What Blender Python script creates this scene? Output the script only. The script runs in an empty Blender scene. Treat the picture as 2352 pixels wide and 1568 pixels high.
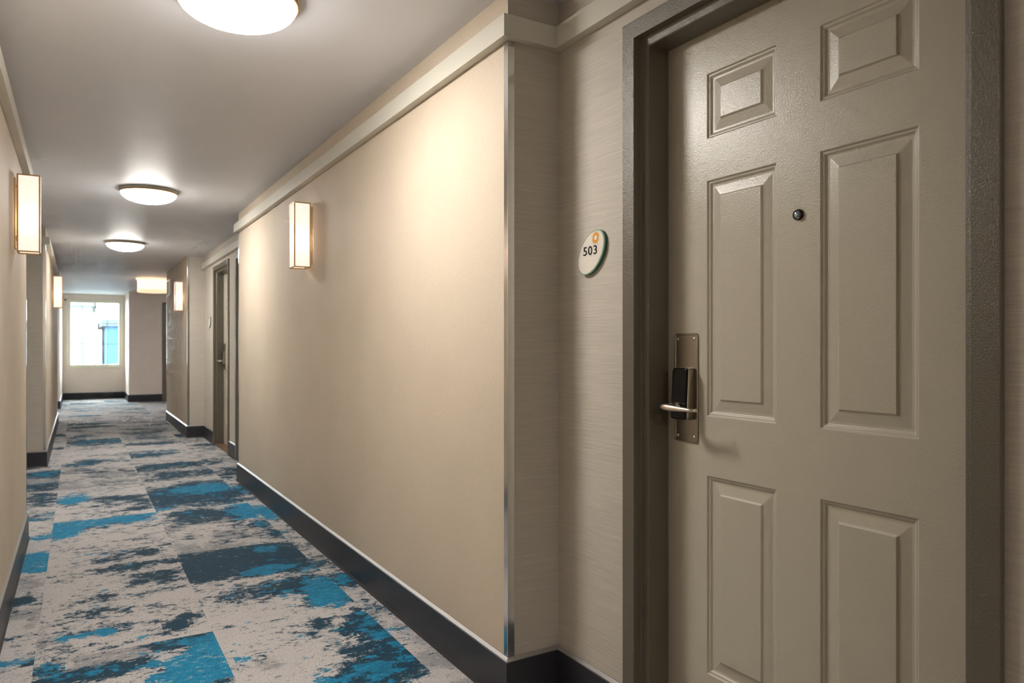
import bpy, bmesh, math, random
import numpy as np
from mathutils import Vector, Matrix

S = bpy.context.scene
COL = S.collection
PI = math.pi

# ------------------------------------------------------------------ dimensions (metres)
XR, XD = 1.2023, 1.4017          # right corridor wall, right recess wall
XL, XLR = -0.272, -0.47          # left corridor wall, left recess wall
ZC = 2.3315                      # ceiling
ZB = 0.157                       # baseboard height
YR, Y1, Y2, Y3 = 2.036, 6.662, 10.112, 12.651
YL1, YL2, YL3, YL4 = 5.335, 8.392, 13.268, 16.01
YF, YB, XF1 = 18.66, 17.26, 0.9185
ZM0, ZM1, PM = 2.1656, 2.2354, 0.0352

# ------------------------------------------------------------------ materials
def new_mat(name):
    m = bpy.data.materials.new(name); m.use_nodes = True
    nt = m.node_tree
    return m, nt, nt.nodes['Principled BSDF']

def simple(name, col, rough=0.5, metal=0.0, coat=0.0, spec=0.5, bump=None, var=None):
    """col linear rgb; bump=(scale,strength,dist); var=(scale,amount) brightness mottling"""
    m, nt, p = new_mat(name)
    N, L = nt.nodes, nt.links
    p.inputs['Base Color'].default_value = (*col, 1)
    p.inputs['Roughness'].default_value = rough
    p.inputs['Metallic'].default_value = metal
    p.inputs['Coat Weight'].default_value = coat
    p.inputs['Coat Roughness'].default_value = 0.15
    p.inputs['Specular IOR Level'].default_value = spec
    tc = N.new('ShaderNodeTexCoord')
    if bump:
        n = N.new('ShaderNodeTexNoise'); n.inputs['Scale'].default_value = bump[0]; n.inputs['Detail'].default_value = 3
        L.new(tc.outputs['Object'], n.inputs['Vector'])
        b = N.new('ShaderNodeBump'); b.inputs['Strength'].default_value = bump[1]; b.inputs['Distance'].default_value = bump[2]
        L.new(n.outputs['Fac'], b.inputs['Height']); L.new(b.outputs['Normal'], p.inputs['Normal'])
        if coat: L.new(b.outputs['Normal'], p.inputs['Coat Normal'])
    if var is None: var = (6.0, 0.03)
    n2 = N.new('ShaderNodeTexNoise'); n2.inputs['Scale'].default_value = var[0]; n2.inputs['Detail'].default_value = 4
    L.new(tc.outputs['Object'], n2.inputs['Vector'])
    mx = N.new('ShaderNodeMix'); mx.data_type = 'RGBA'
    a = var[1]
    mx.inputs['A'].default_value = (*[c * (1 - a) for c in col], 1)
    mx.inputs['B'].default_value = (*[min(1, c * (1 + a)) for c in col], 1)
    L.new(n2.outputs['Fac'], mx.inputs['Factor']); L.new(mx.outputs['Result'], p.inputs['Base Color'])
    return m

def streaky(name, col, axis_scale, amount, bump, rough, mott=0.05, thresh=False, col2=None):
    """wallcovering: noise stretched by axis_scale"""
    m, nt, p = new_mat(name)
    N, L = nt.nodes, nt.links
    tc = N.new('ShaderNodeTexCoord')
    mp = N.new('ShaderNodeMapping'); mp.inputs['Scale'].default_value = axis_scale
    L.new(tc.outputs['Object'], mp.inputs['Vector'])
    n = N.new('ShaderNodeTexNoise'); n.inputs['Scale'].default_value = 1; n.inputs['Detail'].default_value = 5; n.inputs['Roughness'].default_value = 0.65
    L.new(mp.outputs['Vector'], n.inputs['Vector'])
    n2 = N.new('ShaderNodeTexNoise'); n2.inputs['Scale'].default_value = 2.2; n2.inputs['Detail'].default_value = 5
    L.new(tc.outputs['Object'], n2.inputs['Vector'])
    r = N.new('ShaderNodeValToRGB')
    r.color_ramp.elements[0].position = 0.3; r.color_ramp.elements[1].position = 0.7
    r.color_ramp.elements[0].color = (*[c * (1 - amount) for c in col], 1)
    r.color_ramp.elements[1].color = (*[c * (1 + amount) for c in (col2 or col)], 1)
    L.new(n.outputs['Fac'], r.inputs['Fac'])
    r2 = N.new('ShaderNodeMapRange'); r2.inputs['From Min'].default_value = .3; r2.inputs['From Max'].default_value = .7
    r2.inputs['To Min'].default_value = 1 - mott; r2.inputs['To Max'].default_value = 1 + mott
    L.new(n2.outputs['Fac'], r2.inputs['Value'])
    v = N.new('ShaderNodeVectorMath'); v.operation = 'SCALE'
    L.new(r.outputs['Color'], v.inputs[0]); L.new(r2.outputs['Result'], v.inputs['Scale'])
    L.new(v.outputs['Vector'], p.inputs['Base Color'])
    b = N.new('ShaderNodeBump'); b.inputs['Strength'].default_value = bump; b.inputs['Distance'].default_value = 0.002
    L.new(n.outputs['Fac'], b.inputs['Height']); L.new(b.outputs['Normal'], p.inputs['Normal'])
    p.inputs['Roughness'].default_value = rough
    p.inputs['Specular IOR Level'].default_value = 0.3
    return m

def emit(name, col, strength, base=(.8, .8, .8), tex=None):
    m, nt, p = new_mat(name)
    p.inputs['Base Color'].default_value = (*base, 1)
    p.inputs['Emission Color'].default_value = (*col, 1)
    p.inputs['Emission Strength'].default_value = strength
    p.inputs['Roughness'].default_value = 0.4
    return m

M = {}
M['vinyl'] = streaky('beige_linen_wallcovering', (.555, .475, .375), (260, 260, 190), .09, .14, .62, mott=.045)
M['grass'] = streaky('grey_grasscloth_wallcovering', (.53, .49, .43), (6, 6, 300), .12, .32, .6, mott=.03)
M['plain'] = simple('cream_wall_paint', (.72, .63, .56), .6, bump=(120, .05, .002))
M['ceiling'] = simple('ceiling_paint', (.72, .73, .775), .5, bump=(60, .04, .003), var=(1.2, .03))
M['mould'] = simple('cream_moulding_paint', (.60, .58, .51), .35, bump=(200, .03, .001))
M['base'] = simple('charcoal_baseboard', (.030, .030, .037), .42, spec=.4, bump=(25, .05, .004), var=(9, .25))
M['cap'] = simple('grey_baseboard_cap', (.50, .50, .50), .36, metal=.85)
M['guard'] = simple('polished_aluminium_guard', (.72, .71, .69), .16, metal=1.0, var=(3, .02))
M['frame'] = simple('taupe_frame_enamel', (.128, .112, .084), .26, spec=.75, bump=(420, .6, .0020))
M['door'] = simple('taupe_door_enamel', (.50, .465, .38), .30, spec=.6, bump=(300, .34, .0016))
M['nickel'] = simple('satin_nickel', (.36, .325, .27), .28, metal=1.0, var=(20, .05))
M['nickel_light'] = simple('bright_satin_nickel', (.78, .68, .56), .30, metal=1.0, var=(20, .03))
M['black'] = simple('black_glass_reader', (.002, .002, .003), .10, spec=.22)
M['bronze'] = simple('dark_bronze', (.035, .018, .010), .25, metal=.7)
M['lens'] = simple('peephole_lens', (.30, .36, .45), .05, metal=.9)
M['gold'] = simple('brushed_gold_frame', (.40, .26, .085), .42, metal=.35)
M['ring'] = simple('light_ring_metal', (.42, .39, .35), .35, metal=.6)
M['sign_face'] = simple('sign_cream_face', (.74, .70, .62), .35)
M['sign_edge'] = simple('sign_green_acrylic', (.02, .15, .085), .12, spec=.6)
M['sign_rim'] = simple('sign_pale_green_rim', (.33, .46, .37), .15)
M['sign_ink'] = simple('sign_black_ink', (.008, .006, .014), .35)
M['sign_sun'] = simple('sign_orange_ink', (.86, .37, .012), .4)
M['sill'] = simple('brown_wood_threshold', (.15, .085, .048), .5, var=(14, .2))
M['winframe'] = simple('cream_window_frame', (.66, .64, .52), .4)
M['mullion'] = simple('dark_window_mullion', (.22, .22, .20), .4)
M['grille'] = simple('white_window_grille', (.7, .75, .72), .4)
M['sensor'] = simple('grey_sensor_plastic', (.18, .17, .16), .5)
M['plate'] = simple('grey_plate_face', (.34, .33, .33), .35)
M['white'] = simple('white_gloss_rim', (.85, .85, .83), .25)
M['blue_house'] = simple('blue_render', (.007, .048, .095), .8)
M['pale_house'] = simple('pale_render', (.115, .135, .137), .8)
M['roof'] = simple('grey_roof', (.022, .032, .036), .8)
M['paving'] = simple('pale_paving', (.09, .105, .11), .9)
M['window_dark'] = simple('dark_house_window', (.012, .03, .05), .2)

M['dome'] = emit('dome_glass_lit', (1, .95, .885), 62.0)
def dome_falloff(m):
    # glow painted into the emission: bright bottom, dim rim to limit the ceiling halo
    nt = m.node_tree; N, L = nt.nodes, nt.links; p = nt.nodes['Principled BSDF']
    g = N.new('ShaderNodeTexCoord'); sx = N.new('ShaderNodeSeparateXYZ'); L.new(g.outputs['Object'], sx.inputs['Vector'])
    r = N.new('ShaderNodeMapRange'); r.interpolation_type = 'SMOOTHSTEP'
    r.inputs['From Min'].default_value = -.040; r.inputs['From Max'].default_value = -.080
    r.inputs['To Min'].default_value = 9.0; r.inputs['To Max'].default_value = 78.0
    L.new(sx.outputs['Z'], r.inputs['Value']); L.new(r.outputs['Result'], p.inputs['Emission Strength'])
dome_falloff(M['dome'])
M['drum'] = emit('drum_shade_lit', (1, .70, .48), 1.15, (.8, .65, .5))
M['drum_band'] = emit('drum_band_lit', (1, .66, .42), .75, (.8, .62, .45))
M['bulb'] = emit('bulb_lit', (1, .78, .60), 11.0)

def diffuser_mat():
    m, nt, p = new_mat('opal_sconce_panel')
    N, L = nt.nodes, nt.links
    N.remove(p)
    out = [n for n in N if n.type == 'OUTPUT_MATERIAL'][0]
    t = N.new('ShaderNodeBsdfTranslucent'); t.inputs['Color'].default_value = (.70, .64, .60, 1)
    d = N.new('ShaderNodeBsdfDiffuse'); d.inputs['Color'].default_value = (.5, .46, .42, 1)
    mx = N.new('ShaderNodeMixShader'); mx.inputs[0].default_value = .3
    L.new(t.outputs[0], mx.inputs[1]); L.new(d.outputs[0], mx.inputs[2])
    e = N.new('ShaderNodeEmission'); e.inputs['Color'].default_value = (1, .80, .70, 1); e.inputs['Strength'].default_value = .42
    ad = N.new('ShaderNodeAddShader')
    L.new(mx.outputs[0], ad.inputs[0]); L.new(e.outputs[0], ad.inputs[1]); L.new(ad.outputs[0], out.inputs['Surface'])
    return m
M['opal'] = diffuser_mat()

def glass_mat():
    m, nt, p = new_mat('window_glass')
    N, L = nt.nodes, nt.links
    N.remove(p)
    out = [n for n in N if n.type == 'OUTPUT_MATERIAL'][0]
    t = N.new('ShaderNodeBsdfTransparent'); t.inputs['Color'].default_value = (.95, .98, .97, 1)
    g = N.new('ShaderNodeBsdfGlossy'); g.inputs['Roughness'].default_value = .02
    mx = N.new('ShaderNodeMixShader'); mx.inputs[0].default_value = .05
    L.new(t.outputs[0], mx.inputs[1]); L.new(g.outputs[0], mx.inputs[2]); L.new(mx.outputs[0], out.inputs['Surface'])
    return m
M['glass'] = glass_mat()

def carpet_mat():
    m, nt, p = new_mat('patterned_carpet')
    N, L = nt.nodes, nt.links
    tc = N.new('ShaderNodeTexCoord')
    def attr(n):
        a = N.new('ShaderNodeAttribute'); a.attribute_name = n; return a.outputs['Fac']
    def math_(op, a, b=None):
        n = N.new('ShaderNodeMath'); n.operation = op
        for i, v in enumerate((a, b)):
            if v is None: continue
            if isinstance(v, (int, float)): n.inputs[i].default_value = v
            else: L.new(v, n.inputs[i])
        return n.outputs[0]
    tile = attr('tile')
    def noise(scale, detail, rough, off, sx=1, sy=1):
        mp = N.new('ShaderNodeMapping'); mp.inputs['Scale'].default_value = (sx, sy, 1); mp.inputs['Location'].default_value = (off, off * .7, 0)
        L.new(tc.outputs['Object'], mp.inputs['Vector'])
        n = N.new('ShaderNodeTexNoise'); n.noise_dimensions = '4D'
        n.inputs['Scale'].default_value = scale; n.inputs['Detail'].default_value = detail; n.inputs['Roughness'].default_value = rough
        L.new(mp.outputs['Vector'], n.inputs['Vector']); L.new(tile, n.inputs['W'])
        return n.outputs['Fac']
    def mask(n, bias, th, w=.03, amp=1.0, k=1.0):
        r = N.new('ShaderNodeMapRange'); r.interpolation_type = 'SMOOTHSTEP'
        r.inputs['From Min'].default_value = th; r.inputs['From Max'].default_value = th + w
        L.new(math_('ADD', math_('MULTIPLY', math_('SUBTRACT', n, .5), amp), math_('MULTIPLY', bias, k)), r.inputs['Value']); return r.outputs['Result']
    def mix(f, a, b):
        x = N.new('ShaderNodeMix'); x.data_type = 'RGBA'
        if isinstance(f, (int, float)): x.inputs['Factor'].default_value = f
        else: L.new(f, x.inputs['Factor'])
        for k, v in (('A', a), ('B', b)):
            if isinstance(v, tuple): x.inputs[k].default_value = (*v, 1)
            else: L.new(v, x.inputs[k])
        return x.outputs['Result']
    n1 = noise(19, 8, .80, 0, .75, 1.1)
    n2 = noise(13, 7, .74, 5.3, .8, 1.1)
    n3 = noise(4.0, 6, .7, 9.1)
    n4 = noise(46, 6, .78, 2.2, .6, 1.2)
    base = mix(mask(n3, attr('tone'), .0, .10), (.455, .44, .44), (.27, .27, .28))
    base = mix(math_('MULTIPLY', mask(n4, 0.0, .04, .10), .6), base, (.20, .185, .175))
    base = mix(math_('MULTIPLY', mask(n4, 0.0, -.05, -.12), .8), base, (.60, .555, .53))
    n5 = noise(4.2, 5, .62, 3.7, .7, 1.1)
    cl = math_('SUBTRACT', n5, .5)
    def patch(n, amp, clk, bias, bk, th, w):
        v = math_('ADD', math_('MULTIPLY', math_('SUBTRACT', n, .5), amp), math_('ADD', math_('MULTIPLY', cl, clk), math_('MULTIPLY', bias, bk)))
        r = N.new('ShaderNodeMapRange'); r.interpolation_type = 'SMOOTHSTEP'
        r.inputs['From Min'].default_value = th; r.inputs['From Max'].default_value = th + w
        L.new(v, r.inputs['Value']); return r.outputs['Result']
    halo = math_('MULTIPLY', patch(n1, 2.4, 1.2, attr('navy'), 1.6, .09, .16), .5)
    c = mix(halo, base, (.17, .195, .215))
    nv2 = math_('MULTIPLY', patch(n4, 3.2, 1.2, attr('navy'), 1.25, .27, .08), .9)
    c = mix(nv2, c, (.022, .080, .118))
    nav = patch(n1, 3.1, 1.4, attr('navy'), 2.0, .25, .04)
    c = mix(nav, c, (.002, .036, .070))
    tl = patch(n2, 2.9, .6, attr('teal'), 1.85, .37, .04)
    tcol = mix(math_('MULTIPLY', patch(n4, 3.2, 0, attr('navy'), .8, .20, .12), .6), (.000, .20, .37), (.002, .070, .13))
    c = mix(tl, c, tcol)
    lt = math_('MULTIPLY', patch(n4, -3.4, -.8, attr('navy'), -.5, .24, .08), .75)
    c = mix(lt, c, (.42, .40, .39))
    # dark flecks inside the teal and fibre grain
    fine = N.new('ShaderNodeTexNoise'); fine.inputs['Scale'].default_value = 170; fine.inputs['Detail'].default_value = 3
    L.new(tc.outputs['Object'], fine.inputs['Vector'])
    mr = N.new('ShaderNodeMapRange'); mr.inputs['From Min'].default_value = .3; mr.inputs['From Max'].default_value = .7
    mr.inputs['To Min'].default_value = .68; mr.inputs['To Max'].default_value = 1.3
    L.new(fine.outputs['Fac'], mr.inputs['Value'])
    v = N.new('ShaderNodeVectorMath'); v.operation = 'SCALE'
    L.new(c, v.inputs[0]); L.new(mr.outputs['Result'], v.inputs['Scale']); L.new(v.outputs['Vector'], p.inputs['Base Color'])
    h = math_('ADD', math_('MULTIPLY', fine.outputs['Fac'], 1.0), math_('MULTIPLY', n4, .8))
    b = N.new('ShaderNodeBump'); b.inputs['Strength'].default_value = .55; b.inputs['Distance'].default_value = .006
    L.new(h, b.inputs['Height']); L.new(b.outputs['Normal'], p.inputs['Normal'])
    p.inputs['Roughness'].default_value = .85
    p.inputs['Specular IOR Level'].default_value = .25
    p.inputs['Sheen Weight'].default_value = .10
    p.inputs['Sheen Roughness'].default_value = .4
    p.inputs['Sheen Tint'].default_value = (.85, .93, 1, 1)
    return m
M['carpet'] = carpet_mat()

# ------------------------------------------------------------------ mesh helpers
class MB:
    def __init__(s): s.v = []; s.f = []; s.mi = []; s.sm = []
    def add(s, vs, fs, mi=0, smooth=False):
        o = len(s.v); s.v += [tuple(q) for q in vs]
        for f in fs: s.f.append(tuple(i + o for i in f)); s.mi.append(mi); s.sm.append(smooth)
    def box(s, x0, x1, y0, y1, z0, z1, mi=0, mi_y=None, mi_x=None):
        vs = [(x, y, z) for z in (z0, z1) for y in (y0, y1) for x in (x0, x1)]
        fs = [(0, 2, 3, 1), (4, 5, 7, 6), (0, 1, 5, 4), (2, 6, 7, 3), (0, 4, 6, 2), (1, 3, 7, 5)]
        ms = [mi, mi, mi if mi_y is None else mi_y, mi if mi_y is None else mi_y, mi if mi_x is None else mi_x, mi if mi_x is None else mi_x]
        o = len(s.v); s.v += vs
        for f, m_ in zip(fs, ms): s.f.append(tuple(i + o for i in f)); s.mi.append(m_); s.sm.append(False)
    def lathe(s, prof, origin, axis='z', seg=48, mi=0, smooth=True, cap0=False, cap1=False):
        """prof list (r, h) along axis"""
        vs = []
        for r, h in prof:
            for k in range(seg):
                a = 2 * PI * k / seg; c, d = r * math.cos(a), r * math.sin(a)
                if axis == 'z': q = (c, d, h)
                else: q = (h, c, d)
                vs.append(tuple(origin[i] + q[i] for i in range(3)))
        fs = []
        n = len(prof)
        for i in range(n - 1):
            for k in range(seg):
                k2 = (k + 1) % seg
                fs.append((i * seg + k, i * seg + k2, (i + 1) * seg + k2, (i + 1) * seg + k))
        s.add(vs, fs, mi, smooth)
        o = len(s.v) - n * seg
        if cap0: s.f.append(tuple(o + k for k in reversed(range(seg)))); s.mi.append(mi); s.sm.append(False)
        if cap1: s.f.append(tuple(o + (n - 1) * seg + k for k in range(seg))); s.mi.append(mi); s.sm.append(False)
    def tube(s, path, radii, seg=16, mi=0, caps=True, flat=1.0):
        """round sweep along path; flat squashes the section vertically"""
        n = len(path); P = [Vector(p) for p in path]; rings = []
        for i in range(n):
            t = (P[min(i + 1, n - 1)] - P[max(i - 1, 0)]).normalized()
            up = Vector((0, 0, 1)); a = t.cross(up)
            if a.length < 1e-4: a = Vector((1, 0, 0))
            a.normalize(); b = a.cross(t).normalized()
            r = radii[i] if hasattr(radii, '__len__') else radii
            rings.append([P[i] + a * (r * math.cos(2 * PI * k / seg)) + b * (r * flat * math.sin(2 * PI * k / seg)) for k in range(seg)])
        vs = [q for ring in rings for q in ring]
        fs = [(i * seg + k, i * seg + (k + 1) % seg, (i + 1) * seg + (k + 1) % seg, (i + 1) * seg + k) for i in range(n - 1) for k in range(seg)]
        if caps: fs += [tuple(reversed(range(seg))), tuple((n - 1) * seg + k for k in range(seg))]
        s.add(vs, fs, mi, True)
    def sweep(s, poly, prof, mi=0, mis=None):
        """poly: list of (x,y) wall line; room is on the LEFT of the travel direction; prof: closed list of (offset,z), mitred"""
        P = [Vector(p) for p in poly]; n = len(P); k = len(prof)
        vs = []
        for i in range(n):
            dirs = []
            if i > 0: dirs.append((P[i] - P[i - 1]).normalized())
            if i < n - 1: dirs.append((P[i + 1] - P[i]).normalized())
            ns = [Vector((-d.y, d.x)) for d in dirs]
            if len(ns) == 1: m = ns[0]
            else:
                m = (ns[0] + ns[1]); m = m / (m.dot(ns[0]))
            for d, z in prof: q = P[i] + m * d; vs.append((q.x, q.y, z))
        o = len(s.v); s.v += vs
        for i in range(n - 1):
            for j in range(k):
                j2 = (j + 1) % k
                s.f.append((o + i * k + j, o + (i + 1) * k + j, o + (i + 1) * k + j2, o + i * k + j2)); s.mi.append(mis[j] if mis else mi); s.sm.append(False)
        s.f.append(tuple(o + j for j in range(k))); s.mi.append(mi); s.sm.append(False)
        s.f.append(tuple(o + (n - 1) * k + j for j in reversed(range(k)))); s.mi.append(mi); s.sm.append(False)
    def build(s, name, mats, parent=None, bevel=None, bseg=2):
        me = bpy.data.meshes.new(name); me.from_pydata(s.v, [], s.f)
        for m_ in (mats if isinstance(mats, (list, tuple)) else [mats]): me.materials.append(m_)
        me.polygons.foreach_set('material_index', s.mi); me.polygons.foreach_set('use_smooth', s.sm)
        bm = bmesh.new(); bm.from_mesh(me); bmesh.ops.recalc_face_normals(bm, faces=bm.faces); bm.to_mesh(me); bm.free()
        me.update()
        o = bpy.data.objects.new(name, me); COL.objects.link(o)
        if parent: o.parent = parent
        if bevel:
            b = o.modifiers.new('bevel', 'BEVEL'); b.width = bevel; b.segments = bseg; b.limit_method = 'ANGLE'; b.angle_limit = math.radians(40)
        return o

def tag(o, label=None, cat=None, group=None, kind=None):
    if label: o['label'] = label
    if cat: o['category'] = cat
    if group: o['group'] = group
    if kind: o['kind'] = kind
    return o
def empty(name, loc, rz=0):
    o = bpy.data.objects.new(name, None); o.empty_display_size = .1
    o.location = loc; o.rotation_euler = (0, 0, rz); COL.objects.link(o); return o
def copy_tree(o, parent=None):
    c = o.copy(); COL.objects.link(c)
    if parent: c.parent = parent
    for ch in list(o.children): copy_tree(ch, c)
    return c
def struct(o, label, cat): return tag(o, label, cat, kind='structure')

# ------------------------------------------------------------------ floor (carpet with tile pattern)
def build_floor():
    xs = sorted(set(np.round(np.concatenate([np.arange(-.76, 1.721, .02), [-.14, .475, 1.09]]), 4)))
    xs = [-2.2, -1.37] + xs + [2.33, 2.95, 3.57, 4.6]
    ys = np.concatenate([np.arange(-3.2, 1.9, .1), np.arange(1.9, 8.3, .02), np.arange(8.3, 18.9, .05)])
    lines = [3.19, 4.46, 5.69, 4.945]
    ys = np.array(sorted(set(np.round(np.concatenate([ys, lines]), 4))))
    xs = np.array(xs); nx, ny = len(xs), len(ys)
    V = np.zeros((ny, nx, 3)); V[..., 0] = xs[None]; V[..., 1] = ys[:, None]
    idx = np.arange(nx * ny).reshape(ny, nx)
    F = np.stack([idx[:-1, :-1], idx[:-1, 1:], idx[1:, 1:], idx[1:, :-1]], -1).reshape(-1, 4)
    me = bpy.data.meshes.new('floor'); me.from_pydata(V.reshape(-1, 3).tolist(), [], F.tolist())
    cx = ((xs[:-1] + xs[1:]) / 2)[None].repeat(ny - 1, 0).ravel(); cy = ((ys[:-1] + ys[1:]) / 2)[:, None].repeat(nx - 1, 1).ravel()
    cols = [-2.2, -1.37, -.755, -.14, .475, 1.09, 1.705, 2.33, 2.95, 3.57, 4.6]
    rows = [-3.2, -1.9, -.65, .65, 1.92, 3.19, 4.46, 5.69, 6.95, 8.2] + [8.2 + 1.235 * k for k in range(1, 10)]
    navy = np.zeros(len(cx)); teal = np.zeros(len(cx)); tone = np.zeros(len(cx)); tile = np.zeros(len(cx))
    rnd = random.Random(7)
    def blob(x0, x1, y0, y1, bx, by, rx, ry, nb, tb, tn=0):
        m = (cx > x0) & (cx < x1) & (cy > y0) & (cy < y1)
        w = np.exp(-(((cx - bx) / rx) ** 2 + ((cy - by) / ry) ** 2)); w = np.clip(w * 1.35, 0, 1) * m
        navy[:] += nb * w; teal[:] += tb * w; tone[:] += tn * w
    for i in range(len(cols) - 1):
        for j in range(len(rows) - 1):
            x0, x1, y0, y1 = cols[i], cols[i + 1], rows[j], rows[j + 1]
            # alternate columns break half a tile further along
            m = (cx > x0) & (cx < x1) & (cy > y0) & (cy < y1)
            tile[m] = rnd.random() * 3; tone[m] = rnd.uniform(-.09, .05)
            if j >= 8 or i in (0, 1, 6, 7, 8, 9) or j < 3:
                for k in range(3):
                    blob(x0, x1, y0, y1, rnd.uniform(x0, x1), rnd.uniform(y0, y1), rnd.uniform(.12, .35), rnd.uniform(.06, .22), rnd.uniform(.05, .2), rnd.uniform(-.02, .13))
    A, B, Lc, R = (-.14, .475), (.475, 1.09), (-.755, -.14), (1.09, 1.705)
    r0, r1, r2, r3, r4 = (1.92, 3.19), (3.19, 4.46), (4.46, 5.69), (5.69, 6.95), (6.95, 8.2)
    T = lambda c, r, *a: blob(c[0], c[1], r[0], r[1], *a)
    # second row from the camera, right column: the big dark and turquoise field
    T(B, r1, .72, 4.22, .40, .24, .25, 0); T(B, r1, .55, 3.98, .25, .15, .22, 0); T(B, r1, .98, 4.05, .12, .35, .16, .06)
    T(B, r1, .84, 3.93, .15, .09, .1, .36); T(B, r1, .93, 4.33, .10, .06, 0, .28)
    T(B, r1, 1.02, 3.42, .11, .20, .25, .42); T(B, r1, .84, 3.62, .18, .12, .20, .10); T(B, r1, .72, 3.55, .12, .1, .12, .05)
    T(B, r1, .60, 3.45, .10, .10, .08, 0); T(B, r1, .75, 3.35, .12, .08, -.05, 0, .06)
    # left column of the same row
    T(A, r1, .36, 4.36, .20, .07, .22, 0); T(A, r1, .33, 4.10, .14, .10, .22, 0); T(A, r1, .25, 3.85, .25, .04, .10, 0)
    T(A, r1, .355, 3.34, .055, .06, .34, .03); T(A, r1, .42, 3.42, .06, .04, .18, 0); T(A, r1, .08, 3.42, .12, .035, .03, .22); T(A, r1, .35, 3.58, .10, .05, .12, 0)
    T(A, r1, 0, 3.35, .2, .25, .02, .0, .07); T(A, r1, .25, 3.25, .08, .03, .1, .12); T(A, r1, -.08, 3.5, .08, .04, .03, .1)
    # nearest row
    T(A, r0, .37, 3.14, .14, .06, .32, .16); T(A, r0, .44, 3.08, .05, .08, .1, .3); T(A, r0, .39, 2.88, .12, .16, .08, .42); T(A, r0, .27, 2.80, .09, .07, .05, .25)
    T(A, r0, -.10, 3.12, .05, .06, .25, .25); T(A, r0, -.02, 3.02, .16, .045, .34, .14); T(A, r0, .15, 2.98, .1, .05, .14, .05)
    T(B, r0, 1.06, 2.93, .065, .24, .28, .20); T(B, r0, 1.00, 2.90, .08, .06, .22, .05); T(B, r0, 1.00, 2.55, .12, .16, .30, .20); T(B, r0, .86, 2.50, .10, .10, .25, .15)
    T(B, r0, .93, 2.72, .07, .04, .18, .02); T(B, r0, .58, 2.97, .05, .05, 0, .22); T(B, r0, .52, 2.85, .04, .04, 0, .22); T(B, r0, .56, 2.5, .05, .05, 0, .22); T(B, r0, .72, 2.5, .05, .05, 0, .2)
    T(B, r0, .88, 3.05, .05, .05, .2, .0); T(B, r0, .6, 2.7, .2, .15, 0, 0, .08)
    # far left column
    blob(-.755, -.145, 4.48, 4.945, -.20, 4.70, .16, .22, .08, .50); T(Lc, r1, -.23, 4.02, .09, .07, .27, .06); T(Lc, r1, -.20, 3.26, .12, .05, .05, .28); T(Lc, r1, -.15, 3.2, .03, .03, .3, 0)
    T(Lc, r2, -.22, 5.30, .08, .12, .04, .22); T(Lc, r3, -.22, 5.95, .15, .16, .14, .18); T(Lc, r3, -.2, 6.6, .2, .25, .18, .04); T(Lc, r4, -.22, 7.2, .2, .2, .20, .08); T(Lc, r4, -.2, 7.9, .2, .2, .15, .2)
    # third row
    T(A, r2, .02, 5.56, .25, .14, .20, .36); T(A, r2, -.09, 5.34, .10, .16, .05, .42); T(A, r2, .36, 5.58, .14, .16, .14, .24)
    T(A, r2, .34, 4.62, .07, .07, .28, 0); T(A, r2, .27, 4.95, .12, .04, .12, 0); T(A, r2, .08, 4.70, .15, .05, .04, .10); T(A, r2, .16, 4.55, .1, .04, .12, 0)
    T(B, r2, 1.02, 5.40, .12, .26, .18, .38); T(B, r2, .78, 5.45, .20, .12, .18, .05); T(B, r2, .70, 5.25, .15, .06, .12, .02); T(B, r2, 1.05, 4.95, .06, .10, .2, .18); T(B, r2, 1.06, 4.65, .05, .14, .22, .12); T(B, r2, .8, 4.85, .2, .1, .02, 0)
    T(R, r2, 1.15, 5.30, .10, .22, .08, .38); T(R, r2, 1.13, 4.7, .1, .1, .02, .02); T(R, r1, 1.13, 3.9, .12, .25, .06, .04); T(R, r1, 1.17, 3.55, .1, .15, .22, .22); T(R, r0, 1.13, 2.9, .1, .3, .04, .06)
    # thin scatter over the middle rows
    T(B, r2, .75, 5.05, .35, .45, .07, .0); T(B, r1, .75, 4.2, .40, .30, .06, 0); T(A, r1, .2, 4.1, .3, .3, .03, .02); T(A, r1, .2, 3.6, .35, .3, .03, .03)
    T(R, r2, 1.2, 5.0, .2, .5, .05, .03); T(R, r1, 1.2, 3.9, .2, .5, .04, .0); T(B, r2, .62, 5.55, .15, .10, .16, .04); T(A, r0, .1, 2.9, .3, .3, .02, .04)
    # fourth and fifth row
    T(B, r3, .55, 6.2, .12, .4, .14, .02); T(B, r3, 1.0, 6.2, .1, .5, .10, .05); T(R, r3, 1.16, 6.5, .12, .5, .12, .0); T(A, r3, .15, 6.1, .3, .2, .07, .0)
    T(B, r3, .80, 6.10, .38, .32, .22, .05); T(B, r3, .78, 6.55, .30, .25, .24, .10); T(B, r3, .90, 6.45, .22, .16, .0, .34); T(B, r3, .53, 5.80, .08, .08, .1, .25); T(R, r3, 1.15, 6.2, .1, .25, .12, .2)
    T(A, r3, -.04, 6.50, .12, .22, .10, .32); T(A, r3, .32, 6.40, .20, .12, .16, 0); T(A, r3, .34, 5.90, .08, .07, .26, 0); T(A, r3, .42, 6.1, .06, .2, .15, 0)
    T(B, r4, .85, 7.25, .35, .22, .23, .04); T(R, r4, 1.2, 7.2, .2, .2, .2, .02); T(A, r4, .1, 7.9, .3, .15, .12, .02); T(B, r4, .7, 7.95, .25, .08, .18, .02)
    blob(-.13, .46, 9.85, 10.65, .16, 10.25, .40, .30, .24, .17); blob(.475, 1.09, 9.6, 9.9, .78, 9.75, .4, .15, .2, .05); blob(.475, 1.09, 10.7, 11.4, .8, 11.0, .3, .2, .14, .06)
    blob(-.14, .475, 12.3, 13.1, .2, 12.7, .3, .2, .14, .06)
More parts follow.
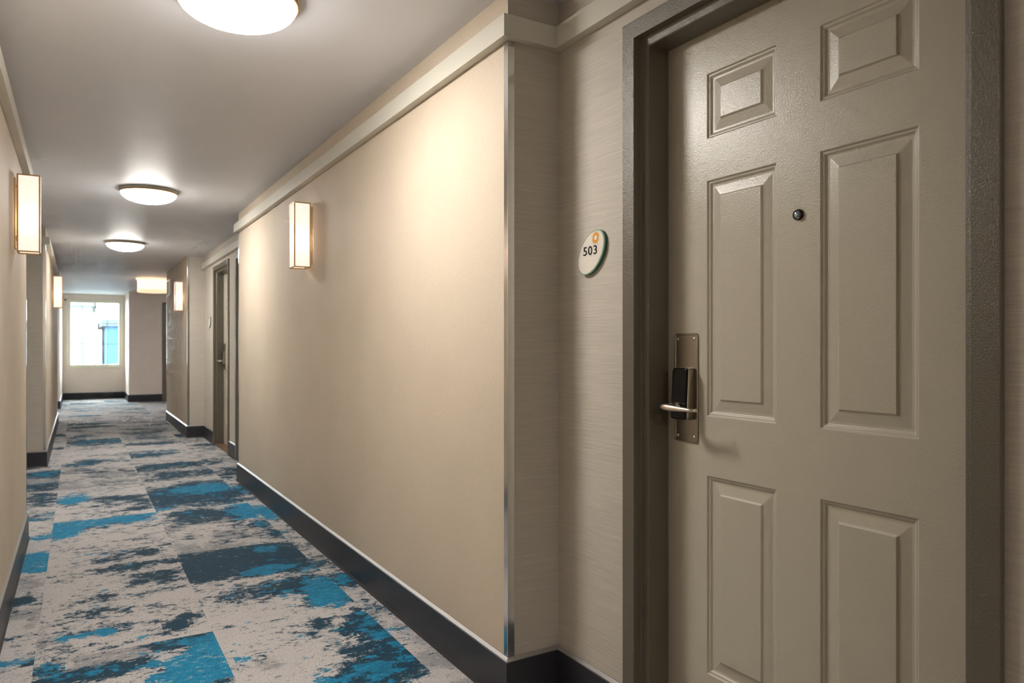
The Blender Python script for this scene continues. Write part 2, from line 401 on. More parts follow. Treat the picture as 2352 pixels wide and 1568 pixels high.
    for nme, arr in (('navy', navy), ('teal', teal), ('tone', tone), ('tile', tile)):
        a = me.attributes.new(nme, 'FLOAT', 'FACE'); a.data.foreach_set('value', arr.astype(np.float32))
    me.materials.append(M['carpet']); me.update()
    o = bpy.data.objects.new('floor', me); COL.objects.link(o)
    return o
struct(build_floor(), 'grey carpet with navy and turquoise blotches covering the corridor floor', 'carpet floor')

b = MB(); b.box(-2.2, 4.6, -3.2, 18.85, ZC, ZC + .12)
struct(b.build('ceiling', M['ceiling']), 'flat pale grey corridor ceiling with round lights on it', 'ceiling')

# ------------------------------------------------------------------ walls
VG = [M['vinyl'], M['grass']]
b = MB(); b.box(XR, XD, YR, Y1, 0, ZC, 0, mi_y=1)
struct(b.build('wall_right', VG), 'long beige wall on the right between the two door recesses', 'wall')

def recess(name, y0, y1, opens, label):
    """wall slab with door openings (y0,y1,top) plus the closed backing"""
    b = MB(); x0, x1 = XD, 1.60
    c = y0
    for a, d, t in sorted(opens):
        b.box(x0, x1, c, a, 0, ZC); b.box(x0, x1, a, d, t, ZC); c = d
    b.box(x0, x1, c, y1, 0, ZC)
    b.box(x1, x1 + .05, y0, y1, 0, ZC)
    return struct(b.build(name, M['grass']), label, 'wall')
DOOR_Y = [1.167, 1.167 + 7.634, 1.167 + 6.207]
op = lambda yc: (yc - .480, yc + .480, 2.085)
recess('wall_right_recess', -1.4, YR, [op(DOOR_Y[0])], 'grey grasscloth wall around the near door')
recess('wall_right_far_recess', Y1, Y2, [op(DOOR_Y[1]), op(DOOR_Y[2])], 'grey wall of the second recess holding two doors')
b = MB(); b.box(XR, 1.65, -3.1, -1.4, 0, ZC, 0, mi_y=1)
struct(b.build('wall_right_near', VG), 'beige wall on the right behind the camera', 'wall')
b = MB(); b.box(XR, 4.6, Y2, Y3, 0, ZC, 0, mi_y=1)
struct(b.build('wall_right_far', VG), 'short beige wall on the right past the second recess', 'wall')
b = MB(); b.box(XL - .3, XL, -3.1, YL1, 0, ZC, 0, mi_y=1)
struct(b.build('wall_left', VG), 'beige wall at the left edge carrying the near left sconce', 'wall')
b = MB(); b.box(XLR - .12, XLR, YL1, YL2, 0, ZC)
struct(b.build('wall_left_recess', M['grass']), 'grey back wall of the left recess', 'wall')
b = MB(); b.box(-2.1, XL, YL2, YL3, 0, ZC, 0, mi_y=1)
struct(b.build('wall_left_middle', VG), 'narrow beige wall on the left carrying the far left sconce', 'wall')
b = MB(); b.box(-2.2, -2.1, YL3, YL4, 0, ZC)
struct(b.build('wall_left_alcove', M['plain']), 'end wall of the left side alcove', 'wall')
b = MB(); b.box(-2.1, -.30, YL4, YF, 0, ZC)
struct(b.build('wall_left_far', M['plain']), 'cream wall on the left beside the window', 'wall')
WX0, WX1, WZ0, WZ1 = -.175, .825, .735, 2.175
b = MB()
b.box(-.30, WX0, YF, YF + .14, 0, ZC); b.box(WX1, XF1, YF, YF + .14, 0, ZC)
b.box(WX0, WX1, YF, YF + .14, 0, WZ0); b.box(WX0, WX1, YF, YF + .14, WZ1, ZC)
struct(b.build('wall_back', M['plain']), 'cream end wall of the corridor with the window', 'wall')
XDB = 2.068
b = MB(); x0, x1 = XDB - .48, XDB + .48
b.box(XF1, x0, YB, YB + .2, 0, ZC); b.box(x0, x1, YB, YB + .2, 2.085, ZC); b.box(x1, 4.6, YB, YB + .2, 0, ZC)
b.box(XF1, 4.6, YB + .2, YF + .14, 0, ZC)
struct(b.build('wall_back_right', M['plain']), 'cream wall standing forward right of the window with a door', 'wall')
b = MB(); b.box(4.5, 4.6, Y3, YB, 0, ZC)
struct(b.build('wall_lobby', M['plain']), 'side wall of the opening on the right', 'wall')
b = MB(); b.box(XL, XR, -3.2, -3.1, 0, ZC)
struct(b.build('wall_front', M['vinyl']), 'beige wall behind the camera', 'wall')

# ------------------------------------------------------------------ baseboards
BT = .0125
bprof = [(0.0005, 0.0), (BT + .006, 0.0), (BT, .012), (BT, ZB - .0125), (BT - .0015, ZB - .0115), (BT - .0015, ZB - .0085), (.0018, ZB), (0.0005, ZB)]
bmis = [0, 0, 0, 0, 1, 1, 1, 0]
def base(name, poly, label):
    b = MB(); b.sweep(poly, bprof, mis=bmis)
    return struct(b.build(name, [M['base'], M['cap']]), label, 'baseboard')
e = .0515
fo = lambda yc, s: yc + s * .5155   # outer edge of a door frame
# polylines run so that the room lies on their left side
base('baseboard_right', [(XD, fo(DOOR_Y[0], 1)), (XD, YR), (XR, YR), (XR, Y1), (XD, Y1), (XD, fo(DOOR_Y[2], -1))][::1], 'dark baseboard along the long right wall and into the near recess')
base('baseboard_right_strip', [(XD, fo(DOOR_Y[2], 1)), (XD, fo(DOOR_Y[1], -1))], 'short dark baseboard between the two far doors')
base('baseboard_right_far', [(XD, fo(DOOR_Y[1], 1)), (XD, Y2), (XR, Y2), (XR, Y3), (2.5, Y3)], 'dark baseboard along the short far right wall')
base('baseboard_right_near', [(XR, -3.1), (XR, -1.4), (XD, -1.4), (XD, fo(DOOR_Y[0], -1))], 'dark baseboard right of the near door')
base('baseboard_left', [(XL, YL1 ), (XL, -3.1)], 'dark baseboard along the near left wall')
base('baseboard_left_middle', [(-2.1, YL3), (XL, YL3), (XL, YL2), (XLR, YL2), (XLR, YL1)], 'dark baseboard around the middle left wall')
base('baseboard_left_far', [(-.30, YF), (-.30, YL4), (-2.1, YL4)], 'dark baseboard around the far left wall')
base('baseboard_back', [(XF1, YF), (-.30 + .014, YF)], 'dark baseboard under the window')
base('baseboard_back_right', [(XDB - .5155, YB), (XF1, YB), (XF1, YF - .014)], 'dark baseboard left of the door on the end wall')

# ------------------------------------------------------------------ picture rail mouldings
mprof = [(0.0004, ZM0), (PM - .010, ZM0), (PM - .010, ZM0 - .0015), (PM, ZM0 - .0015), (PM, ZM1), (0.0004, ZM1)]
def rail(name, poly, label):
    b = MB(); b.sweep(poly, mprof)
    return struct(b.build(name, M['mould']), label, 'wall moulding')
rail('trim_1', [(XR, -3.1), (XR, -1.4), (XD, -1.4), (XD, YR), (XR, YR), (XR, Y1), (XD, Y1), (XD, Y2)], 'cream square moulding running along the right wall below the ceiling')
rail('trim_2', [(XLR, YL1), (XL, YL1), (XL, -3.1)], 'cream square moulding on the near left wall')
rail('trim_3', [(XL, YL3), (XL, YL2), (XLR, YL2), (XLR, YL1)], 'cream square moulding on the middle left wall')

# ------------------------------------------------------------------ corner guards
def guard(x, y, sx, sy, z1, label):
    """angle strip hugging a wall corner; the wall body lies toward (sx, sy)"""
    w, t = .0235, .0018
    b = MB()
    xs = sorted((x - sx * t, x + sx * w)); ys = sorted((y - sy * t, y + sy * w))
    X = lambda a: x + sx * a; Yq = lambda a: y + sy * a
    pts = [(X(-t), Yq(-t)), (X(w), Yq(-t)), (X(w), Yq(-.0002)), (X(-.0002), Yq(-.0002)), (X(-.0002), Yq(w)), (X(-t), Yq(w))]
    vs = [(px, py, z) for z in (ZB + .001, z1) for px, py in pts]
    n = 6
    fs = [(k, (k + 1) % n, n + (k + 1) % n, n + k) for k in range(n)] + [(0, 1, 2, 3), (0, 3, 4, 5), (6, 9, 8, 7), (6, 11, 10, 9)]
    b.add(vs, fs)
    o = b.build('corner_guard', M['guard'], bevel=.0006)
    tag(o, label, 'corner guard', 'metal corner guards on the wall corners')
guard(XR, YR, 1, 1, ZM0 - .002, 'polished metal corner guard on the near right corner by the room sign')
guard(XR, Y1, 1, -1, ZM0 - .002, 'polished metal corner guard where the long right wall meets the second recess')
guard(XR, Y2, 1, 1, ZC - .001, 'polished metal corner guard on the near edge of the short far right wall')
guard(XR, Y3, 1, -1, ZC - .001, 'polished metal corner guard on the far edge of the short far right wall')
guard(XL, YL1, -1, -1, ZM0 - .002, 'polished metal corner guard at the end of the near left wall')
guard(XL, YL2, -1, 1, ZM0 - .002, 'polished metal corner guard on the middle left wall by the dark return')

# ------------------------------------------------------------------ doors
LEAF_X = .0983
def make_door():
    root = empty('door_1', (XD, DOOR_Y[0], 0))
    # --- pressed metal frame: one continuous U-shaped profile
    H0, OW, OT = .464, .515, 2.1195      # half opening, half outer, outer top
    T0 = 2.068; ST = .026                # opening top, stop inset
    # profile (x, inset) from outer wall edge to behind the leaf; inset grows toward the opening
    prof = [(.004, -.051), (-.0137, -.051), (-.0137, 0.0), (.014, 0.0), (.0165, .004), (.019, ST - .003), (.0215, ST), (.0975, ST), (.0975, .004), (.150, .004), (.150, -.051)]
    b = MB(); vs = []
    for x, d in prof:
        vs += [(x, H0 - d, 0.0), (x, H0 - d, T0 - d), (x, -(H0 - d), T0 - d), (x, -(H0 - d), 0.0)]
    n = len(prof); fs = []
    for i in range(n):
        j = (i + 1) % n
        for k in range(3): fs.append((i * 4 + k, i * 4 + k + 1, j * 4 + k + 1, j * 4 + k))
    fs.append(tuple(i * 4 for i in range(n))); fs.append(tuple(i * 4 + 3 for i in reversed(range(n))))
    b.add(vs, fs)
    fr = b.build('door_frame', M['frame'], root, bevel=.0016)
    tag(fr, 'dark taupe metal door frame')
    # --- six panel leaf
    b = MB()
    y0, y1, z0, z1 = -.458, .458, .012, 2.060
    pc = -.0105
    yb = [y0, pc - .2955, pc - .0630, pc + .0630, pc + .2955, y1]
    zb = [z0, .262, .811, .977, 1.629, 1.747, 1.926, z1]
    prof2 = [(0, 0), (.0030, .0045), (.0075, .0048), (.0125, .0095), (.0190, .0098), (.0448, .0046), (.0480, .0002)]
    x = LEAF_X
    for i in range(5):
        for j in range(7):
            a0, a1, c0, c1 = yb[i], yb[i + 1], zb[j], zb[j + 1]
            if i in (1, 3) and j in (1, 3, 5):
                vs = []
                for s_, d in prof2: vs += [(x + d, a0 + s_, c0 + s_), (x + d, a1 - s_, c0 + s_), (x + d, a1 - s_, c1 - s_), (x + d, a0 + s_, c1 - s_)]
                fs = []
                for k in range(len(prof2) - 1):
                    for q in range(4): fs.append((k * 4 + q, k * 4 + (q + 1) % 4, (k + 1) * 4 + (q + 1) % 4, (k + 1) * 4 + q))
                k = (len(prof2) - 1) * 4; fs.append((k, k + 1, k + 2, k + 3))
                b.add(vs, fs)
            else:
                b.add([(x, a0, c0), (x, a1, c0), (x, a1, c1), (x, a0, c1)], [(0, 1, 2, 3)])
    X2 = x + .044
    b.add([(x, y0, z0), (x, y1, z0), (x, y1, z1), (x, y0, z1), (X2, y0, z0), (X2, y1, z0), (X2, y1, z1), (X2, y0, z1)],
          [(0, 1, 5, 4), (1, 2, 6, 5), (2, 3, 7, 6), (3, 0, 4, 7), (4, 5, 6, 7)])
    me_o = b.build('door_leaf', M['door'], root)
    bm = bmesh.new(); bm.from_mesh(me_o.data); bmesh.ops.remove_doubles(bm, verts=bm.verts, dist=.0002)
    bmesh.ops.recalc_face_normals(bm, faces=bm.faces)
    bm.to_mesh(me_o.data); bm.free()
    bv = me_o.modifiers.new('bevel', 'BEVEL'); bv.width = .0012; bv.segments = 2; bv.limit_method = 'ANGLE'; bv.angle_limit = math.radians(12)
    tag(me_o, 'taupe six panel door leaf')
    # --- threshold
    b = MB(); b.box(-.004, .14, -.4378, .4378, .0005, .009); tag(b.build('threshold', M['sill'], root, bevel=.002), 'brown threshold strip')
    # --- lock escutcheon plate
    py, pz0, pz1, pw = .363, .897, 1.208, .092
    xp = LEAF_X
    b = MB()
    def rrect(w, z0_, z1_, r, xx, yc, n=6):
        pts = []
        for cy_, cz_, a0 in ((yc + w / 2 - r, z1_ - r, 0), (yc - w / 2 + r, z1_ - r, 90), (yc - w / 2 + r, z0_ + r, 180), (yc + w / 2 - r, z0_ + r, 270)):
            for k in range(n + 1):
                a = math.radians(a0 + 90 * k / n); pts.append((xx, cy_ + r * math.cos(a), cz_ + r * math.sin(a)))
        return pts
    def loft(b, rings, cap=True, mi=0, smooth=False):
        vs = [q for r in rings for q in r]; n = len(rings[0])
        fs = [(i * n + k, i * n + (k + 1) % n, (i + 1) * n + (k + 1) % n, (i + 1) * n + k) for i in range(len(rings) - 1) for k in range(n)]
        b.add(vs, fs, mi, smooth)
        if cap: b.add(rings[-1], [tuple(range(n))], mi)
    loft(b, [rrect(pw, pz0, pz1, .009, xp - .0002, py), rrect(pw, pz0, pz1, .009, xp - .003, py), rrect(pw - .003, pz0 + .0015, pz1 - .0015, .008, xp - .0050, py),
             rrect(pw - .009, pz0 + .0045, pz1 - .0045, .006, xp - .0050, py), rrect(pw - .012, pz0 + .006, pz1 - .006, .005, xp - .0030, py)])
    pl = b.build('lock_plate', M['nickel'], root); tag(pl, 'satin nickel lock back plate')
    for sy in (-1, 1):
        for z in (pz0 + .0165, pz1 - .0165):
            b = MB(); b.lathe([(.0042, -.0001), (.0040, -.0012), (.0030, -.0022), (.0012, -.0026)], (xp - .003, py + sy * (pw / 2 - .0135), z), axis='x', seg=16, cap1=True)
            tag(b.build('screw', M['nickel_light'], pl), 'small round screw head')
    # --- card reader body, deeper at the bottom
    b = MB(); w = .064; bz0, bz1 = .962, 1.110; bc = py - .004 
    def body(f, d0, d1, r, ww):
        """ring at depth fraction with slanted front"""
        pts = rrect(ww, bz0 + f, bz1 - f, r, 0, bc, 5); out = []
        for (_, yy, zz) in pts:
            t = (bz1 - zz) / (bz1 - bz0); out.append((xp - (d0 + (d1 - d0) * (t + .25 * math.sin(PI * t))), yy, zz))
        return out
    loft(b, [body(0, .003, .003, .008, w), body(0, .020, .028, .008, w), body(.0008, .025, .033, .008, w - .001), body(.003, .0285, .037, .008, w - .006)], smooth=False)
    lb = b.build('lock_body', M['nickel'], root); tag(lb, 'satin nickel lock housing')
    b = MB()
    loft(b, [body(.0012, .027, .0355, .009, w - .0025), body(.0020, .0295, .0382, .009, w - .0040), body(.0045, .0308, .0395, .008, w - .009)])
    tag(b.build('reader_face', M['black'], lb), 'glossy black card reader face')
    # --- lever
    lz = .9985; ly = bc + .004
    b = MB()
    b.lathe([(.012, xp - .034), (.012, xp - .046), (.0095, xp - .048)], (0, ly, lz), axis='x', seg=24, cap1=True)
    xo = xp - .088
    b.tube([(xp - .04, ly, lz + .003), (xp - .065, ly + .001, lz + .003), (xp - .080, ly + .003, lz + .002), (xo, ly + .004, lz)], [.0085, .0080, .0080, .0075])
    pts, rr = [], []
    for k in range(13):
        t = k / 12
        pts.append((xo + .004 + .003 * t * t, ly + .0145 - .112 * t, lz + .0015 - .003 * t)); rr.append([.0055, .0085, .0098, .0100, .0097, .0092, .0086, .0079, .0072, .0065, .0058, .0052, .0046][k])
    for dd, r_ in ((.008, .0046), (.015, .0046)):
        q = pts[12]; pts.append((q[0] + dd, q[1] - .002 - dd * .3, q[2])); rr.append(r_)
    b.tube(pts, rr, seg=20)
    tag(b.build('lever_handle', M['nickel_light'], root), 'brushed nickel lever handle')
    # --- peephole
    pz, pyv = 1.489, -.014
    b = MB(); b.lathe([(.0135, xp - .0002), (.0135, xp - .005), (.0118, xp - .008), (.0102, xp - .0085), (.0098, xp - .0070)], (0, pyv, pz), axis='x', seg=32)
    pe = b.build('peephole', M['bronze'], root); tag(pe, 'dark bronze peephole ring')
    b = MB(); b.lathe([(.0099, xp - .0072), (.0085, xp - .0088), (.0060, xp - .0099), (.0030, xp - .0106), (.0006, xp - .0108)], (0, pyv, pz), axis='x', seg=32, cap1=True)
    tag(b.build('lens', M['lens'], pe), 'shiny glass lens')
    return root
d1 = make_door()
struct(d1, 'large taupe six panel door at the right with lever lock and peephole', 'door')
d2 = copy_tree(d1); d2.name = 'door_2'; d2.location = (XD, DOOR_Y[1], 0)
struct(d2, 'taupe door with dark frame in the second recess, beside its small room sign', 'door')
d3 = copy_tree(d1); d3.name = 'door_3'; d3.location = (XD, DOOR_Y[2], 0)
struct(d3, 'door of the second recess mostly hidden behind the end of the long right wall', 'door')
d4 = copy_tree(d1); d4.name = 'door_4'; d4.location = (XDB, YB, 0); d4.rotation_euler = (0, 0, PI / 2)
struct(d4, 'door on the end wall right of the window, mostly hidden by the far right wall', 'door')

# ------------------------------------------------------------------ room signs
def make_sign(yc, zc, digits, label):
    root = empty('room_sign', (XD, yc, zc)); root['label'] = label; root['category'] = 'room sign'
    a, c_ = .0822, .0540; ang = math.radians(-45)     # major axis leans to the viewer's right
    def ring(sc, xx, n=64, grow=0):
        out = []
        for k in range(n):
            t = 2 * PI * k / n; u, v = (a * sc + grow) * math.cos(t), (c_ * sc + grow) * math.sin(t)
            # viewer's right is -y
            rx = u * math.cos(-ang) - v * math.sin(-ang); rz = u * math.sin(-ang) + v * math.cos(-ang)
            out.append((xx, -rx, rz))
        return out
    def loft(b, rings, cap=True, mi=0):
        n = len(rings[0]); vs = [q for r in rings for q in r]
        fs = [(i * n + k, i * n + (k + 1) % n, (i + 1) * n + (k + 1) % n, (i + 1) * n + k) for i in range(len(rings) - 1) for k in range(n)]
        b.add(vs, fs, mi, False)
        if cap: b.add(rings[-1], [tuple(range(n))], mi)
    b = MB(); loft(b, [ring(.8, -.0002), ring(.8, -.003)]) ; loft(b, [ring(1, -.003), ring(1, -.0105)], cap=True)
    b.add(ring(1, -.003), [tuple(range(64))])
    tag(b.build('backing', M['sign_edge'], root), 'green acrylic backing')
    b = MB(); loft(b, [ring(1, -.0106, grow=-.0002), ring(1, -.0122, grow=-.0026)])
    tag(b.build('rim', M['sign_rim'], root), 'pale green bevelled rim')
    b = MB(); loft(b, [ring(1, -.0122, grow=-.0045), ring(1, -.0128, grow=-.0048)])
    tag(b.build('face', M['sign_face'], root), 'cream oval face')
    # sun: ring plus tapering rays, one of them longer to the lower right
    b = MB(); sy, sz = -.0255, .0440; n = 40
    xx0, xx1 = -.0129, -.0134
    def quadprism(pts):
        k = len(pts); vs = [(xx0, p, q) for p, q in pts] + [(xx1, p, q) for p, q in pts]
        b.add(vs, [tuple(range(k, 2 * k))] + [(i, (i + 1) % k, k + (i + 1) % k, k + i) for i in range(k)])
    for k in range(n):
        a0, a1 = 2 * PI * k / n, 2 * PI * (k + 1) / n
        quadprism([(sy + .0078 * math.cos(a0), sz + .0078 * math.sin(a0)), (sy + .0125 * math.cos(a0), sz + .0125 * math.sin(a0)), (sy + .0125 * math.cos(a1), sz + .0125 * math.sin(a1)), (sy + .0078 * math.cos(a1), sz + .0078 * math.sin(a1))])
    R = 20
    for k in range(R):
        t = 2 * PI * k / R + .1
        ln = .0240 if k % 2 else .0210
        if abs(math.atan2(math.sin(t - math.radians(-125)), math.cos(t - math.radians(-125)))) < PI / R: ln = .0300
        dt = PI / R * .95
        quadprism([(sy + .0120 * math.cos(t - dt), sz + .0120 * math.sin(t - dt)), (sy + ln * math.cos(t), sz + ln * math.sin(t)), (sy + .0120 * math.cos(t + dt), sz + .0120 * math.sin(t + dt))])
    # mirror so y grows to the viewer's left: the long ray must point lower right
    tag(b.build('sun_emblem', M['sign_sun'], root), 'orange sunburst emblem')
    if digits:
        fc = bpy.data.curves.new('room_number', 'FONT'); fc.body = '503'; fc.size = .0405; fc.align_x = 'CENTER'; fc.align_y = 'CENTER'
        fc.extrude = .0004; fc.offset = .0004; fc.space_character = 1.12; fc.materials.append(M['sign_ink'])
        tmp = bpy.data.objects.new('lettering', fc); COL.objects.link(tmp)
        me = bpy.data.meshes.new_from_object(tmp.evaluated_get(bpy.context.evaluated_depsgraph_get()))
        bpy.data.objects.remove(tmp)
        if not me.materials: me.materials.append(M['sign_ink'])
        fo_ = bpy.data.objects.new('room_number', me); COL.objects.link(fo_); fo_.parent = root
        fo_.matrix_local = Matrix(((0, 0, -1, -.0133), (-1, 0, 0, .0020), (0, 1, 0, .0050), (0, 0, 0, 1))) @ Matrix.Diagonal((1.16, .96, 1, 1))
        tag(fo_, 'black room number 503')
    return root
make_sign(1.8385, 1.4665, True, 'oval cream sign numbered 503 with orange sun beside the near door')
make_sign(9.60, 1.4665, False, 'small oval sign beside the door of the second recess')

# ------------------------------------------------------------------ wall sconces
def make_sconce():
    root = empty('wall_sconce', (0, 0, 0))       # local: wall plane x=0, sticks out to -x
    D, W, Z0, Z1, t = .110, .060, -.193, .193, .0066
    b = MB(); b.box(-.006, -.0003, -W + .012, W - .012, Z0 + .02, Z1 - .02)
    tag(b.build('back_plate', M['gold'], root), 'brass back plate')
    b = MB(); x0, x1 = -D, -.012
    for y in (-W, W - t):
        for x in (x0, x1 - t): b.box(x, x + t, y, y + t, Z0, Z1)
    for z in (Z0, Z1 - t):
        for y in (-W, W - t): b.box(x0 + t, x1 - t, y, y + t, z, z + t)
        for x in (x0, x1 - t): b.box(x, x + t, -W + t, W - t, z, z + t)
    for z in (Z0 + .06, Z1 - .06): b.box(x1 - t, -.005, -.008, .008, z, z + .01)
    tag(b.build('sconce_frame', M['gold'], root, bevel=.0008), 'slim brass frame')
    for nm, bx in (('front_panel', (x0 + .0012, x0 + .0035, -W + t + .0003, W - t - .0003)), ('side_panel', (x0 + t + .0003, x1 - t - .0003, -W + .0012, -W + .0035)), ('side_panel', (x0 + t + .0003, x1 - t - .0003, W - .0035, W - .0012))):
        b = MB(); b.box(*bx, Z0 + t + .0003, Z1 - t - .0003)
        tag(b.build(nm, M['opal'], root), 'glowing opal panel')
    b = MB(); b.lathe([(.003, -.055), (.016, -.045), (.018, 0), (.016, .045), (.003, .055)], (-.055, 0, -.03), seg=20, cap0=True, cap1=True)
    b.build('bulb', M['bulb'], root)
    b = MB(); b.lathe([(.012, -.030), (.012, 0)], (-.055, 0, -.087), seg=16, cap0=True, cap1=True); b.box(-.055, -.0065, -.006, .006, -.118, -.108)
    b.build('lamp_holder', M['gold'], root)
    return root
sc = make_sconce(); ZS = 1.832; GS = 'lit wall sconces along the corridor'
def place_sconce(o, x, y, rz, label): o.location = (x, y, ZS); o.rotation_euler = (0, 0, rz); tag(o, label, 'wall lamp', GS)
s2, s3, s4 = copy_tree(sc), copy_tree(sc), copy_tree(sc)
place_sconce(sc, XR, 4.385, 0, 'lit brass framed sconce on the long right wall')
place_sconce(s2, XL, 4.385, PI, 'lit brass framed sconce on the left wall at the photo edge')
place_sconce(s3, XR, 10.50, 0, 'small lit sconce on the short wall past the second recess')
place_sconce(s4, XL, 10.44, PI, 'small lit sconce on the far left wall near the window')

# ------------------------------------------------------------------ ceiling lights
def make_dome():
    root = empty('ceiling_light', (0, 0, 0))
    b = MB(); b.lathe([(.175, -.0003), (.200, -.0005), (.200, -.014), (.197, -.016), (.175, -.016)], (0, 0, 0), seg=64)
    tag(b.build('trim_ring', M['ring'], root), 'grey metal ring')
    b = MB(); b.lathe([(.172, -.016), (.1955, -.016), (.1955, -.026), (.1905, -.028), (.1880, -.022)], (0, 0, 0), seg=64)
    tag(b.build('inner_ring', M['gold'], root), 'thin brass ring')
    b = MB(); pr = []
    for k in range(10):
        t = k / 9 * PI / 2; pr.append((max(.1885 * math.cos(t), .0005), -.024 - .074 * math.sin(t)))
    b.lathe(pr, (0, 0, 0), seg=40)
    tag(b.build('glass_dome', M['dome'], root), 'glowing white glass dome')
    return root
dm = make_dome()
for i, (y, lab) in enumerate(((2.52, 'large round flush light nearest, cut off by the top edge'), (6.02, 'round flush light second along the ceiling'), (9.16, 'small round flush light third along the ceiling'), (-2.7, 'added unseen round flush light behind the camera'))):  # the last is an added unseen lamp that lifts the near door area
    o = dm if i == 0 else copy_tree(dm)
    o.location = (.452, y, ZC); tag(o, lab, 'ceiling light', 'round flush ceiling lights of the corridor')
o = copy_tree(dm); o.location = (-1.15, 14.65, ZC); tag(o, 'added unseen round flush light inside the alcove on the left', 'ceiling light', 'round flush ceiling lights of the corridor')  # lamp added out of view to brighten the far end
o = copy_tree(dm); o.location = (3.05, 14.95, ZC); tag(o, 'added unseen round flush light deep in the side opening on the right', 'ceiling light', 'round flush ceiling lights of the corridor')  # added unseen lamp, lights the dim corridor end from the side
def make_drum():
    root = empty('drum_ceiling_light', (1.10, 13.8, ZC)); tag(root, 'glowing peach drum shaped light in the opening before the window', 'ceiling light')
    b = MB(); b.lathe([(.06, -.0005), (.262, -.0005), (.262, -.028), (.240, -.028)], (0, 0, 0), seg=48); tag(b.build('top_band', M['drum_band'], root), 'lit top band')
    b = MB(); b.lathe([(.240, -.030), (.240, -.195)], (0, 0, 0), seg=48); tag(b.build('shade', M['drum'], root), 'glowing fabric drum shade')
    b = MB(); b.lathe([(.240, -.196), (.246, -.196), (.246, -.232), (.236, -.238), (.001, -.240)], (0, 0, 0), seg=48); tag(b.build('bottom_band', M['drum_band'], root), 'lit bottom band and diffuser')
make_drum()

# ------------------------------------------------------------------ window and small wall items
root = empty('window_1', ((WX0 + WX1) / 2, YF, WZ0)); w = (WX1 - WX0); h = WZ1 - WZ0
struct(root, 'bright two pane sliding window in the end wall', 'window')
b = MB(); f = .032
b.box(-w / 2 - .04, w / 2 + .04, -.018, -.0005, -.045, 0); b.box(-w / 2 - .04, w / 2 + .04, -.018, -.0005, h, h + .035)
b.box(-w / 2 - .04, -w / 2, -.018, -.0005, 0, h); b.box(w / 2, w / 2 + .04, -.018, -.0005, 0, h)
b.box(-w / 2, -w / 2 + f, 0, .11, 0, h); b.box(w / 2 - f, w / 2, 0, .11, 0, h); b.box(-w / 2 + f, w / 2 - f, 0, .11, 0, f); b.box(-w / 2 + f, w / 2 - f, 0, .11, h - f, h)
b.build('window_frame', M['winframe'], root, bevel=.002)
b = MB(); b.box(-.014, .014, .03, .08, f, h - f); tag(b.build('mullion', M['mullion'], root), 'grey centre mullion')
for s_ in (-1, 1):
    xa, xb = (-w / 2 + f, -.014) if s_ < 0 else (.014, w / 2 - f)
    b = MB(); b.box(xa, xb, .052, .056, f, h - f); b.build('pane', M['glass'], root)
    b = MB(); xm = (xa + xb) / 2
    b.box(xm - .005, xm + .005, .060, .068, f, h - f)
    for q in (1 / 3, 2 / 3):
        z = f + (h - 2 * f) * q; b.box(xa, xb, .0602, .0678, z - .005, z + .005)
    b.build('grille', M['grille'], root)
o = MB(); o.lathe([(.022, 0), (.022, -.012), (.016, -.030), (.002, -.034)], (0, 0, 0), seg=20)
so = o.build('wall_sensor', M['sensor']); so.matrix_world = Matrix.Translation((-.245, YF - .0005, 2.195)) @ Matrix.Rotation(-PI / 2, 4, 'X')
so.rotation_euler = (-PI / 2, 0, 0); so.location = (-.245, YF - .0005, 2.195)
# flip so it sticks out into the room
so.rotation_euler = (-PI / 2, 0, 0)
tag(so, 'small dark round sensor high on the end wall left of the window', 'sensor')
root = empty('wall_plate', (XR, 12.16, 2.06)); tag(root, 'small grey plate with white rim high on the far right wall', 'wall plate')
b = MB(); W2, H2 = .20, .125
b.box(-.030, -.0004, -W2, -W2 + .03, -H2, H2); b.box(-.030, -.0004, W2 - .03, W2, -H2, H2); b.box(-.030, -.0004, -W2 + .03, W2 - .03, -H2, -H2 + .03); b.box(-.030, -.0004, -W2 + .03, W2 - .03, H2 - .03, H2)
tag(b.build('rim', M['white'], root, bevel=.004), 'white raised rim')
b = MB(); b.box(-.016, -.0006, -W2 + .03, W2 - .03, -H2 + .03, H2 - .03); b.build('plate_face', M['plate'], root)

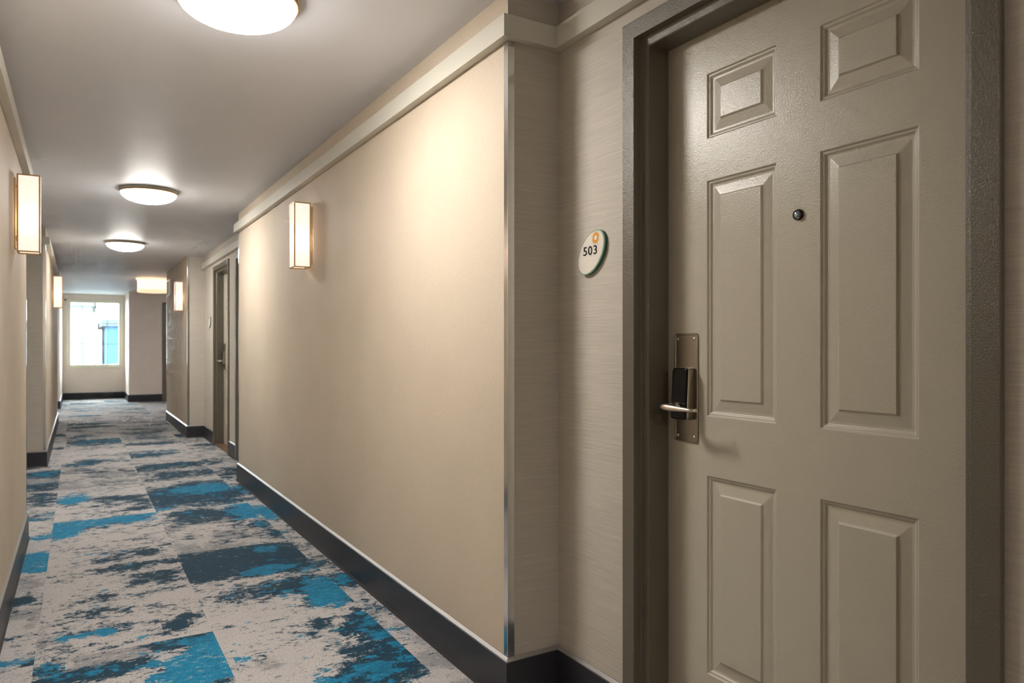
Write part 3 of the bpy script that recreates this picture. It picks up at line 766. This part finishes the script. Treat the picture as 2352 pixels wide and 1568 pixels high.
# ------------------------------------------------------------------ outside the window
def house(name, x0, x1, y0, y1, z0, z1, mat, label, wins, roof_h):
    root = empty(name, ((x0 + x1) / 2, y0, z0)); tag(root, label, 'building')
    hx, d, hh = (x1 - x0) / 2, y1 - y0, z1 - z0
    b = MB(); b.box(-hx, hx, 0, d, 0, hh); b.build('wall', M[mat], root)
    b = MB(); b.box(-hx - .2, hx + .2, -.25, d + .2, hh, hh + roof_h); b.build('roof', M['roof'] if mat == 'blue_house' else M['pale_house'], root)
    for a, c in wins:
        b = MB(); b.box(a - .35, a + .35, -.04, -.002, c - .5, c + .5); b.build('window', M['window_dark'] if mat == 'blue_house' else M['grille'], root)
house('building', 1.02, 3.4, 34, 42, -3, 2.0, 'blue_house', 'blue building seen through the right window pane', [(-.6, 2.0)], .28)
house('building', -3.3, .55, 38, 46, -3, 3.0, 'pale_house', 'pale building seen through the left window pane', [(.4, 3.3), (-1.2, 3.3)], .2)
b = MB(); b.box(-30, 30, 19.2, 80, -3.1, -3.002); tag(b.build('ground_outside', M['paving']), 'pale paved ground outside the window', 'ground', kind='structure')

# ------------------------------------------------------------------ world, camera, colour
wd = bpy.data.worlds.new('sky'); S.world = wd; wd.use_nodes = True
bg = wd.node_tree.nodes['Background']; bg.inputs['Color'].default_value = (.86, .95, 1, 1); bg.inputs['Strength'].default_value = 22

cd = bpy.data.cameras.new('camera'); cam = bpy.data.objects.new('camera', cd); COL.objects.link(cam); S.camera = cam
cam.location = (0, 0, 1.17); cam.rotation_euler = (PI / 2, 0, -.539)
cd.sensor_width = 36; cd.lens = 1666.4 / 2352 * 36; cd.shift_y = 11.5 / 2352; cd.clip_start = .02; cd.clip_end = 200
cd.dof.use_dof = True; cd.dof.focus_distance = 2.35; cd.dof.aperture_fstop = 5.0
vs = S.view_settings; vs.view_transform = 'Standard'; vs.look = 'None'; vs.gamma = 1; vs.use_curve_mapping = False; vs.exposure = 0.60
S.cycles.use_denoising = True
S.cycles.max_bounces = 6; S.cycles.diffuse_bounces = 4; S.cycles.glossy_bounces = 3; S.cycles.transmission_bounces = 4; S.cycles.transparent_max_bounces = 4
S.cycles.use_adaptive_sampling = True; S.cycles.adaptive_threshold = .12; S.cycles.adaptive_min_samples = 12
S.cycles.caustics_reflective = False; S.cycles.caustics_refractive = False
S.cycles.sample_clamp_indirect = 6
